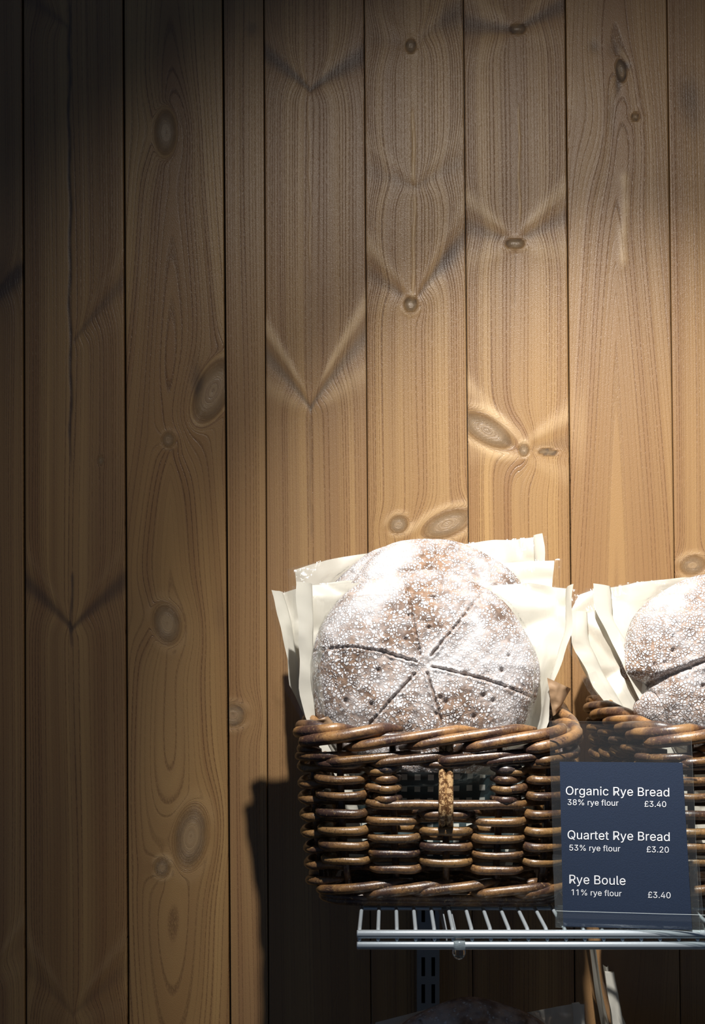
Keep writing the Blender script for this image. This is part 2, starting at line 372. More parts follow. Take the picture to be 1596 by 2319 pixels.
def build_wall():
    zt, zb = 1.35, -CZ                     # relative to camera height
    zs = np.concatenate([np.linspace(zb, -0.50, 50)[:-1], np.linspace(-0.50, 0.80, 500), np.linspace(0.80, zt, 24)[1:]])
    V = []; Fc = []; A = dict(gu=[], knot=[], tone=[], bid=[]); base = 0
    # boards: the ten measured seams and plain boards on to both sides
    edges = []
    for k in range(len(SEAMS) - 1): edges.append((k, lambda z, k=k: seam_x(k, z), lambda z, k=k: seam_x(k + 1, z), GAPS[k], GAPS[k + 1]))
    for j in range(5):
        xa = seam_x(0, 0) - 0.12 * (j + 1); edges.append((20 + j, lambda z, x=xa: x + 0*z + (seam_x(0, z) - seam_x(0, 0)), lambda z, x=xa + .12: x + (seam_x(0, z) - seam_x(0, 0)), 2.2, 2.2))
        xb = seam_x(9, 0) + 0.12 * j; edges.append((30 + j, lambda z, x=xb: x + (seam_x(9, z) - seam_x(9, 0)), lambda z, x=xb + .12: x + (seam_x(9, z) - seam_x(9, 0)), 1.5, 1.5))
    for bi, fl, fr, gl, gr in edges:
        nc = (104 if bi < 10 else 14); 
        zz = zs if bi < 10 else zs[::8] if zs[::8][-1] == zs[-1] else np.append(zs[::8], zs[-1])
        xl = fl(zz) + gl * 0.0005; xr = fr(zz) - gr * 0.0005
        fracs = np.concatenate([[0, 0, 0.006], np.linspace(0.014, 0.986, nc), [0.994, 1, 1]])
        dep = np.concatenate([[0.012, 0.0010, 0.0003], np.zeros(nc), [0.0003, 0.0010, 0.012]])
        X = xl[:, None] + (xr - xl)[:, None] * fracs[None, :]
        Z = np.repeat(zz[:, None], len(fracs), 1)
        Y = np.repeat(dep[None, :], len(zz), 0)
        PX = X * S + VX; PY = VY - Z * S
        mid = (xl + xr)[:, None] / 2
        U = X - mid; half = ((xr - xl) / 2)[:, None]
        if bi in FLAT:
            cx, cy, k = FLAT[bi]
            du = X - wx(cx); dv = Z - wz(cy)
            dv = dv + 0.05 * np.sin(X * 40 + dv * 5)
            G = np.sqrt((du * 1.0) ** 2 + (dv * k) ** 2) * 0.75 + 0.02 * np.sin(dv * 3)
        else:
            G = np.sign(U) * half * np.abs(U / half) ** 1.25 + 0.0012 * np.sin(Z * 9 + bi)
        T = np.zeros_like(X); K = np.zeros_like(X)
        rng = np.random.RandomState(100 + bi)
        for (ax, ay, rl, rr, dk, pl) in VEES.get(bi, []):
            dx = PX - ax
            hw = half * S
            rise = np.where(dx < 0, rl, rr); on = np.where(rise > 0, 1.0, 0.0)
            q = (ay - PY) - rise * np.minimum(np.abs(dx) / hw, 1.3) ** 0.9     # px above the arm line
            wdt = 8 + 0.24 * np.abs(dx)
            arm = np.exp(-(q / wdt) ** 2) * on
            T -= dk * arm
            T += pl * (np.exp(-((q - 1.9 * wdt) / (wdt * .95)) ** 2) * .75 + np.exp(-((q + 2.1 * wdt) / (wdt * 1.2)) ** 2) * .45) * on * np.clip(np.abs(dx) / 40, 0, 1)
            G += np.sign(dx) * 0.010 * np.exp(-(q / (wdt * 2.2)) ** 2) * on * np.clip(np.abs(dx) / 30, 0, 1)
            K = np.maximum(K, 0.35 * arm * (pl > .9))
        for (kx, ky, a, b, tl, body, rim, halo) in KNOTS.get(bi, []):
            c, s_ = math.cos(math.radians(tl)), math.sin(math.radians(tl))
            dx = PX - kx; dy = -(PY - ky)
            e1 = (dx * c + dy * s_); e2 = (-dx * s_ + dy * c)
            r = np.sqrt((e1 / a) ** 2 + (e2 / b) ** 2)
            wgt = np.exp(-(r / 2.2) ** 2)
            G = G - (dx / S) * wgt * 0.85
            ins = 1 / (1 + np.exp((r - 1.0) * 9))
            if body > .05: G = G * (1 - ins) + ins * (0.5 + r * a / S * 1.3)
            K = np.maximum(K, ins * body)
            T -= rim * np.exp(-((r - 1.05) / .22) ** 2) * (0.6 + 0.4 * np.sin(3 * np.arctan2(e2, e1) + kx))
            T -= rim * 0.9 * np.exp(-(r / .15) ** 2)
            T += halo * 0.6 * np.exp(-((r - 1.75) / .42) ** 2) * np.clip(np.abs(e2) / b, 0, 1)
        for (pb, p0, p1, y0, y1, w_, tn) in PITH:
            if pb != bi: continue
            f = np.clip((PY - y0) / (y1 - y0), 0, 1)
            cxp = p0 + (p1 - p0) * f + 1.6 * np.sin(PY / 23.0) + 1.2 * np.sin(PY / 61.0)
            T += tn * np.exp(-((PX - cxp) / w_) ** 2) * np.clip(f * 12, 0, 1) * np.clip((1 - f) * 8, 0, 1) * (0.9 + 0.1 * np.sin(PY / 9.0))
        # two soft smudges of darker wood
        for (sb, sx, sy, sa, sb2, st) in ((5, 1030, 50, 45, 60, -.45), (5, 1020, 600, 40, 60, -.45), (5, 845, 560, 20, 60, .25), (0, 10, 640, 50, 70, -.6), (3, 570, 65, 18, 22, -.5), (3, 585, 850, 20, 60, -.1), (2, 445, 860, 16, 50, -.6), (2, 500, 1400, 22, 55, -.3), (7, 1300, 220, 20, 50, .3), (8, 1560, 215, 34, 55, -.55), (7, 1345, 105, 16, 18, -.5), (7, 1395, 110, 22, 26, -.5), (7, 1400, 185, 8, 30, -.9), (7, 1415, 150, 14, 12, -.9), (7, 1385, 260, 14, 60, -.35), (8, 1575, 280, 30, 50, -.3), (7, 1310, 960, 26, 110, .35), (2, 495, 300, 25, 140, .12)):
            if sb == bi: T += st * np.exp(-((PX - sx) / sa) ** 2 - ((PY - sy) / sb2) ** 2)
        if bi >= 20:
            for _ in range(4):
                vz = rng.uniform(-1, 1.2); q = (Z - vz) - 0.05 * np.abs(U) / half
                T -= 0.5 * np.exp(-(q / .012) ** 2)
        n1, n2 = X.shape
        V.append(np.stack([X, Y, Z + CZ], -1).reshape(-1, 3))
        A['gu'].append(G.ravel()); A['knot'].append(K.ravel()); A['tone'].append(np.clip(T, -1.2, 1.2).ravel())
        A['bid'].append(np.full(G.size, float(bi % 17) + 0.3))
        ii, jj = np.meshgrid(np.arange(n1 - 1), np.arange(n2 - 1), indexing='ij')
        q0 = base + ii * n2 + jj
        Fc.append(np.stack([q0, q0 + 1, q0 + n2 + 1, q0 + n2], -1).reshape(-1, 4))
        base += n1 * n2
    # plaster slab behind the boards that closes the grooves
    nb = base
    V.append(np.array([[-1.3, .011, 0], [1.4, .011, 0], [1.4, .011, CZ + zt], [-1.3, .011, CZ + zt], [-1.3, .09, 0], [1.4, .09, 0], [1.4, .09, CZ + zt], [-1.3, .09, CZ + zt]]))
    Fc.append(np.array([[nb, nb+1, nb+2, nb+3], [nb+5, nb+4, nb+7, nb+6], [nb+4, nb, nb+3, nb+7], [nb+1, nb+5, nb+6, nb+2], [nb+3, nb+2, nb+6, nb+7]]))
    for k in A: A[k].append(np.zeros(8))
    V = np.concatenate(V); Fc = np.concatenate(Fc)
    me = bpy.data.meshes.new('wall_back')
    me.vertices.add(len(V)); me.vertices.foreach_set('co', V.astype(np.float32).ravel())
    me.loops.add(Fc.size); me.loops.foreach_set('vertex_index', Fc.astype(np.int32).ravel())
    me.polygons.add(len(Fc)); me.polygons.foreach_set('loop_start', np.arange(0, Fc.size, 4, dtype=np.int32))
    me.update(calc_edges=True); me.validate()
    for k, v in A.items():
        a = me.attributes.new(k, 'FLOAT', 'POINT'); a.data.foreach_set('value', np.concatenate(v).astype(np.float32))
    me.materials.append(M['wood']); me.materials.append(M['dark'])
    mi = np.zeros(len(me.polygons), np.int32); mi[-5:] = 1
    me.polygons.foreach_set('material_index', mi)
    me.polygons.foreach_set('use_smooth', np.zeros(len(me.polygons), bool))
    o = bpy.data.objects.new('wall_back', me); COL.objects.link(o)
    o['kind'] = 'structure'
build_wall()

g = Geo(); g.box((-1.3, -2.6, -0.05), (1.4, 0.0, 0.0))
g.build('floor', M['floor'], smooth=False)['kind'] = 'structure'

# ------------------------------------------------------------------ shelf on its upright and bracket
SH_Z = CZ - 0.2580          # top of the shelf wires
RAIL_Y = -0.42
def make_upright(z0, z1):
    x0, x1 = 0.0335, 0.0600; yf, yb = -0.013, 0.0
    u = thing('shelf_upright', ((x0 + x1) / 2, yb, z0), 'grey steel slotted upright on the boards, below and behind the left basket', 'shelf upright')
    p = Geo()
    xs = [x0, x0 + .0052, x0 + .0095, x1 - .0095, x1 - .0052, x1]
    z = z0; rows = []
    while z < z1 - .004:
        rows.append((z, z + .0095, False)); rows.append((z + .0095, z + .032, True)); z += .032
    for (a, b, slot) in rows:
        for k in range(5):
            if slot and k in (1, 3): continue
            p.box((xs[k], yf, a), (xs[k + 1], yf + .0018, b))
    p.build('face_plate', M['upright'], u, smooth=False)
    for xx in (x0, x1 - .0016):
        q = Geo(); q.box((xx, yf + .0018, z0), (xx + .0016, yb, rows[-1][1])); q.build('side_flange', M['upright'], u, smooth=False)
    q = Geo(); q.box((x0 + .0016, yb - .0014, z0), (x1 - .0016, yb - .0002, rows[-1][1])); q.build('back_channel', M['dark'], u, smooth=False)
    return u
make_upright(CZ - 0.70, CZ - 0.115)

def make_bracket(zt, label):
    b = thing('shelf_bracket', (0.0555, -0.013, zt), label, 'bracket')
    for dx in (-0.0045, 0.0035):
        q = Geo(); z1 = zt - .0042
        pts = [(-.008, z1), (-.405, z1), (-.405, z1 - .010), (-.20, z1 - .022), (-.008, z1 - .045)]
        vs = [(0.0555 + dx, y, z) for y, z in pts] + [(0.0555 + dx + .0012, y, z) for y, z in pts]
        q.add(vs, [(0,1,2,3,4), (9,8,7,6,5)] + [(i, i+5, (i+1) % 5 + 5, (i+1) % 5) for i in range(5)])
        q.build('side_arm', M['upright'], b, smooth=False)
    return b
br = make_bracket(SH_Z, 'grey shelf bracket under the wire shelf with a clear plastic end cap')
cap = Geo(); c0 = at(1039, 2156, -0.418)
cap.sphere(c0, 0.0060, 18, 12, (1, .9, 1.15)); cap.box((c0.x - .005, -.428, c0.z + .004), (c0.x + .005, -.412, c0.z + .0115))
def clear_plastic():
    w = NT('clear_plastic_knob'); return w.done(w.pbr((0.95, 1.0, 0.98), 0.06, None, 0.5, 0.0, Transmission_Weight=1.0, IOR=1.46))
o = cap.build('end_cap', clear_plastic(), br); o['label'] = 'clear plastic end cap under the front rail'

def make_shelf(zt, label):
    xl, xr = at(808, 2115, RAIL_Y).x, 0.80
    s = thing('wire_shelf', (xl, 0, zt), label, 'shelf')
    zu = CZ + (VY - 2115.5) / F * (CD + RAIL_Y) - SH_Z + zt; zl = CZ + (VY - 2140.5) / F * (CD + RAIL_Y) - SH_Z + zt
    for zz in (zu, zl):
        r = Geo(); r.tube([(xl, RAIL_Y, zz), (xl + .001, RAIL_Y, zz), (xr, RAIL_Y, zz)], [.0034, .0038, .0038], 20); r.build('front_rail', M['chrome'], s)
    for yy in (-.30, -.16, -.022):
        r = Geo(); r.tube([(xl, yy, zt - .0057), (xr, yy, zt - .0057)], .0022, 10); r.build('cross_rail', M['chrome'], s)
    x = at(813.5, 2110, RAIL_Y).x; step = 42.55 / F * (CD + RAIL_Y)
    while x < xr - .002:
        r = Geo(); rr = .0018; zc = zt - rr
        zm = (zu + zl) / 2
        pts = [(x, -.018, zc), (x, -.20, zc), (x, RAIL_Y + .013, zc), (x, RAIL_Y + .0085, zc - .0008), (x, RAIL_Y + .0062, zc - .0035), (x, RAIL_Y + .0050, zm + .0030), (x, RAIL_Y + .0030, zm + .0008), (x, RAIL_Y, zm), (x, RAIL_Y - .0018, zm)]
        r.tube(pts, [rr] * (len(pts) - 1) + [rr * .6], 10)
        r.build('shelf_wire', M['chrome'], s); x += step
    return s
make_shelf(SH_Z, 'grey wire shelf with double front rail carrying both wicker baskets')

# ------------------------------------------------------------------ wicker baskets
BX0, BX1, BYF, BYB = -0.079, 0.170, -0.345, -0.062
BXM = 0.0537           # x of the post in the middle of the handle hole      # rim centre line, top
B_TOP, B_BOT = CZ - 0.098, SH_Z + 0.001
RC = 0.036
def outline(s, z):
    """point and outward normal at fraction s of the perimeter; s = 0 is a post at the middle of the front"""
    f = (z - B_BOT) / (B_TOP - B_BOT)
    ins = (1 - f) * 0.011 + 0.003 * math.sin(math.pi * min(max(f, 0), 1)) * -1
    x0, x1, y0, y1 = BX0 + ins, BX1 - ins, BYF + ins * 1.6, BYB - ins * .6
    r = RC
    lx, ly = (x1 - x0 - 2*r), (y1 - y0 - 2*r); q = math.pi * r / 2
    L = 2*lx + 2*ly + 4*q
    d = (s % 1.0) * L
    xm = BXM; h = x1 - r - xm; h2 = xm - x0 - r
    segs = [('l', h, (xm, y0), (1, 0)), ('c', q, (x1 - r, y0 + r), -90), ('l', ly, (x1, y0 + r), (0, 1)), ('c', q, (x1 - r, y1 - r), 0),
            ('l', lx, (x1 - r, y1), (-1, 0)), ('c', q, (x0 + r, y1 - r), 90), ('l', ly, (x0, y1 - r), (0, -1)), ('c', q, (x0 + r, y0 + r), 180), ('l', h2, (x0 + r, y0), (1, 0))]
    for typ, ln, p, a in segs:
        if d <= ln + 1e-9:
            if typ == 'l':
                P_ = Vector((p[0] + a[0]*d, p[1] + a[1]*d, z)); n = Vector((a[1], -a[0], 0))
                P_.z += .020 * f * (P_.y - BYF) / (BYB - BYF); return P_, n
            ang = math.radians(a) + d / r
            n = Vector((math.cos(ang), math.sin(ang), 0))
            P_ = Vector((p[0], p[1], z)) + n * r; P_.z += .020 * f * (P_.y - BYF) / (BYB - BYF)
            return P_, n
        d -= ln
    return Vector((xm, y0, z)), Vector((0, -1, 0))
PERIM = 0.99
NPOST = 20
def make_basket():
    b = thing('wicker_basket', ((BX0 + BX1) / 2, (BYF + BYB) / 2, B_BOT), 'brown wicker basket whose front handle hole is in plain view, left of the price sign', 'basket', 'wicker bread baskets')
    rnd = random.Random(5)
    # corner of the weave: every row is one cane passing in front of and behind the posts by turns
    weave = Geo()
    ROWS = [(1975, 1), (1956, 0), (1938, 1), (1921, 0), (1901, 1), (1885, 0), (1862, 1), (1846, 0), (1822, 1), (1803, 0), (1785, 1), (1766, 0), (1748, 1), (1730, 0)]
    hole = (-0.0470, 0.0470)         # of the perimeter, round the middle post
    zh0, zh1 = CZ + (VY - 1822) / F * (CD + BYF), CZ + (VY - 1735) / F * (CD + BYF)
    for r_, (rpy, ph) in enumerate(ROWS):
        z0 = CZ + (VY - rpy) / F * (CD + BYF - .008)
        cut = 1740 < rpy < 1815
        jit = [rnd.uniform(-.0011, .0011) for _ in range(NPOST)]
        rad = rnd.uniform(.0038, .0045)
        pts = []; rads = []
        N = NPOST * 14
        rng = range(N) if not cut else range(int(N * hole[1]) + 1, int(N * (1 + hole[0])) + 1)
        for i in rng:
            s = i / N
            u = s * NPOST
            wv = math.tanh(2.6 * math.cos(math.pi * (u + ph))) / math.tanh(2.6)
            k = int(round(u)) % NPOST
            if rpy == 1822 and (u < 1 or u > NPOST - 1): wv = 1.0
            p, n = outline(s, z0 + jit[k] * max(0, 1 - 2*abs(u - round(u))) - .0016 * abs(wv) + .001)
            off = -0.0045 + 0.0118 * wv
            e = 1.0
            if cut:
                tt = min(s - hole[1], 1 + hole[0] - s) * NPOST
                if tt < 0.35: off = off * .4 + .004 * (1 if tt > .1 else -1)
            pts.append(p + n * off); rads.append(rad * (1 + .08 * math.sin(u * 2.3 + r_ * 1.7)))
        weave.tube(pts, rads, 10, closed=not cut)
    weave.build('woven_side', M['rattan'], b)
    # short wraps that close the sides of the handle hole
    for sgn in (-1, 1):
        wr = Geo()
        for k in range(4):
            z0 = zh0 + .006 + k * .0095
            s0 = sgn * 0.0560
            pts = []
            for i in range(9):
                t = i / 8; s = s0 + (t - .5) * .026
                p, n = outline(s, z0 + .0015 * math.sin(k * 3.1) - .0012 * math.sin(math.pi * t))
                pts.append(p + n * (.009 * math.sin(math.pi * t) - .001))
            wr.tube(pts, [.0028, .0038, .0043, .0045, .0045, .0045, .0043, .0038, .0028], 10)
        wr.build('handle_wrap', M['rattan'], b)
    for k in range(NPOST):
        q = Geo(); pts = []
        for i in range(6):
            z = B_BOT + .004 + (B_TOP - B_BOT - .006) * i / 5
            p, n = outline(k / NPOST, z); pts.append(p - n * .0045)
        if k == 0: pts = pts[:4]
        q.tube(pts, .0034, 8); q.build('post', M['rattan'], b)
    # the pair of pale canes through the handle hole, tucked behind a row
    for dx in (-.0034, .0034):
        q = Geo(); xm = BXM + dx
        ys = BYF - .0095
        pts = [(xm, BYF + .003, B_TOP + .006), (xm, BYF - .001, B_TOP - .012), (xm, ys + .004, B_TOP - .024), (xm, ys + .001, B_TOP - .042), (xm, ys - .003, B_TOP - .056), (xm, ys - .004, B_TOP - .066), (xm, ys + .002, B_TOP - .073), (xm, ys + .012, B_TOP - .082)]
        q.tube(pts, .0036, 10); o = q.build('handle_cane', M['cane'], b); o['label'] = 'pale speckled cane through the handle hole'
    # rim: canes that rise one over the other, in two tiers, and a foot tier
    def tier(name, z0, rise, ln, count, r0, off, back, s_shift=0.0, seed=1, curl=True):
        rr = random.Random(seed); gq = Geo()
        for i in range(count):
            s0 = i / count + s_shift + rr.uniform(-.006, .006); pts = []; rads = []
            l = ln * rr.uniform(.88, 1.14); zj = rr.uniform(-.0015, .0015); ra = r0 * rr.uniform(.88, 1.1)
            n_ = 18
            for j in range(n_ + 1):
                t = j / n_
                z = z0 + zj + rise * (t ** .8) - (.004 * max(0, t - .85) / .15 if curl else 0)
                e = min(1, t / .14); e = e * e * (3 - 2 * e)
                o_ = -back * (1 - e) + off * e
                if t > .5:
                    f = (t - .5) / .5; o_ += -(off + back) * f * f
                p, n = outline(s0 + t * l / PERIM, min(z, B_TOP)); p.z += z - min(z, B_TOP)
                pts.append(p + n * o_); rads.append(ra * min(1, .45 + t * 4.0, .45 + (1 - t) * 4.0))
            gq.tube(pts, rads, 12)
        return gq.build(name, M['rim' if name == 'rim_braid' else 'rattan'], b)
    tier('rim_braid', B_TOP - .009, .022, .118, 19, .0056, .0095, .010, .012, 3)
    tier('rim_band', B_TOP - .021, .010, .088, 20, .0046, .0090, .006, .030, 4, False)
    tier('foot_band', B_BOT + .0125, .012, .094, 19, .0050, .0085, .006, .02, 6, False)
    # rolled inner core of the rim, and the dark woven base
    q = Geo(); q.tube([outline(i / 88, B_TOP)[0] + Vector((0, 0, .003)) for i in range(88)], .0055, 10, closed=True); q.build('rim_core', M['rattan'], b)
    q = Geo()
    for i in range(15):
        y = BYF + .042 + i * (BYB - BYF - .066) / 14
        q.tube([(BX0 + .024 + (BX1 - BX0 - .048) * k / 40, y, B_BOT + .0065 + .0026 * math.cos(math.pi * (k / 5 + i))) for k in range(41)], .0038, 8)
    for i in range(9):
        x = BX0 + .03 + i * (BX1 - BX0 - .06) / 8
        q.tube([(x, BYF + .040, B_BOT + .0065), (x, BYB - .022, B_BOT + .0065)], .003, 8)
    for zz in (.0045, .0085):
        q.tube([outline(i / 88, B_BOT + zz)[0] - outline(i / 88, B_BOT + zz)[1] * .002 for i in range(88)], .0042, 10, closed=True)
    q.build('base', M['rattan'], b)
    return b
basket = make_basket()
basket2 = copy_tree(basket)
basket2.location.x += 0.3180
basket2.rotation_euler.z = math.radians(4.0)
basket.rotation_euler.z = math.radians(-2.5); basket.location.x += 0.006
basket2['label'] = 'brown wicker basket at the right edge, partly behind the clear price sign'

# ------------------------------------------------------------------ loaves
def make_loaf(C, R, T, lean, cuts, label, mat, group, seed=0, yaw=0.0, res=(120, 260), squash=1.0, notch=()):
    rr = random.Random(seed)
    ev = Vector((0, math.sin(lean), math.cos(lean))); ex = Vector((1, 0, 0)); n = Vector((0, -math.cos(lean), math.sin(lean)))
    Rz = Matrix.Rotation(yaw, 3, 'Z'); ev, ex, n = Rz @ ev, Rz @ ex, Rz @ n
    NR, NA = res
    holes = [(rr.uniform(.25, .8) * R, rr.uniform(0, 2*math.pi), rr.uniform(.0016, .003)) for _ in range(20)]
    verts = []; cutv = []
    off = Vector((seed * 3.1, seed * 1.7, 0))
    def edge_r(a):
        e = 1 + .018 * math.sin(3*a + seed) + .012 * math.sin(5*a + 2*seed) + .008 * math.sin(9*a + seed)
        for (na, nw, nd) in notch:
            d = (a - na + math.pi) % (2*math.pi) - math.pi
            e -= nd * math.exp(-(d / nw) ** 2)
        return e
    for i in range(NR + 1):
        f = (i / NR) ** 0.9
        for k in range(NA):
            a = 2*math.pi * k / NA
            r = f * R * edge_r(a)
            x, y = r * math.cos(a), r * math.sin(a) * squash
            h = T * max(0, 1 - f ** 3.2) ** 0.5
            p3 = Vector((x, y, 0)) * 22 + off
            h += .0035 * noise.noise(p3) * (1 - f**6) + .0014 * noise.noise(p3 * 4) + .0007 * noise.noise(p3 * 11)
            c = 0.0
            for poly, wd, dp in cuts:
                best = 9
                for (ax, ay), (bx, by) in zip(poly[:-1], poly[1:]):
                    ux, uy = bx - ax, by - ay; l2 = ux*ux + uy*uy
                    t = max(0, min(1, ((x/R - ax)*ux + (y/R - ay)*uy) / l2))
                    best = min(best, math.hypot(x/R - ax - t*ux, y/R - ay - t*uy))
                best += .010 * noise.noise(Vector((x*260, y*260, seed)))
                w_ = math.exp(-(best / wd) ** 2)
                h -= dp * w_; h += dp * .35 * math.exp(-((best - 2.4*wd) / (1.3*wd)) ** 2)
                c = max(c, math.exp(-(best / (wd * .75)) ** 2))
            for (hr, ha, hs) in holes:
                d2 = (x - hr*math.cos(ha))**2 + (y - hr*math.sin(ha))**2
                if d2 < (4*hs)**2:
                    w_ = math.exp(-d2 / (hs*hs)); h -= .004 * w_; c = max(c, w_ * .9)
            verts.append(ex*x + ev*y + n*h); cutv.append(c)
    faces = []
    for i in range(NR):
        for k in range(NA):
            l = (k + 1) % NA
            faces.append((i*NA + k, (i+1)*NA + k, (i+1)*NA + l, i*NA + l))
    # rounded flank and flat underside
    base = NR * NA
    for q, (fr, hb) in enumerate(((1.0, -.004), (.985, -.009), (.93, -.013), (.6, -.014), (.05, -.014))):
        b0 = len(verts)
        for k in range(NA):
            a = 2*math.pi*k/NA; r = fr * R * edge_r(a)
            verts.append(ex*(r*math.cos(a)) + ev*(r*math.sin(a)*squash) + n*hb); cutv.append(0.75)
        for k in range(NA):
            l = (k+1) % NA; faces.append((base + k, b0 + k, b0 + l, base + l))
        base = b0
    faces.append(tuple(base + k for k in range(NA)))
    me = mesh_from('rye_loaf', verts, faces, mat)
    at_ = me.attributes.new('cut', 'FLOAT', 'POINT'); at_.data.foreach_set('value', cutv)
    o = bpy.data.objects.new('rye_loaf', me); COL.objects.link(o); o.location = C
    return tag(o, label, 'bread', group)

LEAN = math.radians(10)
nvec = Vector((0, -math.cos(LEAN), math.sin(LEAN)))
G_L = 'bagged rye loaves in the left basket'
def star(c, rays, w=.010, d=.0030):
    return [(r if len(r) > 1 else [c] + r, w, d) for r in rays]
# front loaf: its cuts read off the crust, in units of its radius from its centre
C1 = at(957, 1533, -0.262)
R1 = 0.1135
cc = (0.0, .07)
cuts1 = star(cc, [[(-.06, .08), (-.35, .17), (-.62, .215), (-.97, .215)], [(-.03, .14), (-.09, .45), (-.17, .85)], [(.06, .13), (.3, .42), (.52, .72)],
                  [(.07, .04), (.4, -.04), (.7, -.12), (1.0, -.22)], [(.03, -.02), (.14, -.4), (.2, -.95)], [(-.08, -.03), (-.36, -.34), (-.62, -.62)]])
make_loaf(C1, R1, .040, LEAN, cuts1, 'big round rye loaf scored like a star, frontmost in the left basket', M['bread'], G_L, 1, res=(150, 330), squash=.97)
C2 = at(985, 1450, -0.200)
make_loaf(C2, .1085, .040, LEAN, star((0, 0), [[(0, .9)], [(.7, .6)], [(-.7, .6)]]), 'floured rye loaf of which a sliver shows just above the frontmost star-scored loaf', M['bread'], G_L, 2)
C3 = at(918, 1442, -0.142)
make_loaf(C3, .100, .036, LEAN, star((0, 0), [[(.3, .9)], [(-.6, .7)]]), 'floured rye loaf highest of the left basket, next to the boards', M['bread'], G_L, 3)
# loaf of the right basket, cut off by the photograph's edge
C4 = at(1622, 1508, -0.255)
G_R = 'bagged rye loaves in the right basket'
cuts4 = [([(-1.0, -.32), (-.67, -.18), (-.35, -.06), (-.12, .02)], .022, .0055), ([(-.12, .02), (.2, .9)], .016, .003), ([(-.12, .02), (.9, .1)], .016, .003), ([(-.12, .02), (.3, -.9)], .016, .003)]
make_loaf(C4, .0955, .042, LEAN, cuts4, 'white floured rye loaf with a notched left side, at the right edge', M['bread2'], G_R, 4, squash=.98, notch=[(math.pi + .29, .12, .24)])

# ------------------------------------------------------------------ bags
def lerp_poly(poly, t):
    L = [0]
    for a, b in zip(poly[:-1], poly[1:]): L.append(L[-1] + (b - a).length)
    d = t * L[-1]
    for i in range(len(poly) - 1):
        if d <= L[i+1] + 1e-9:
            return poly[i].lerp(poly[i+1], (d - L[i]) / max(1e-9, L[i+1] - L[i]))
    return poly[-1]

def crumple(p, scale, amp, seed):
    d, _ = noise.voronoi(Vector((p.x, p.z, seed * 0.37)) * scale)
    return amp * (min(d[1] - d[0], .55) - .25)

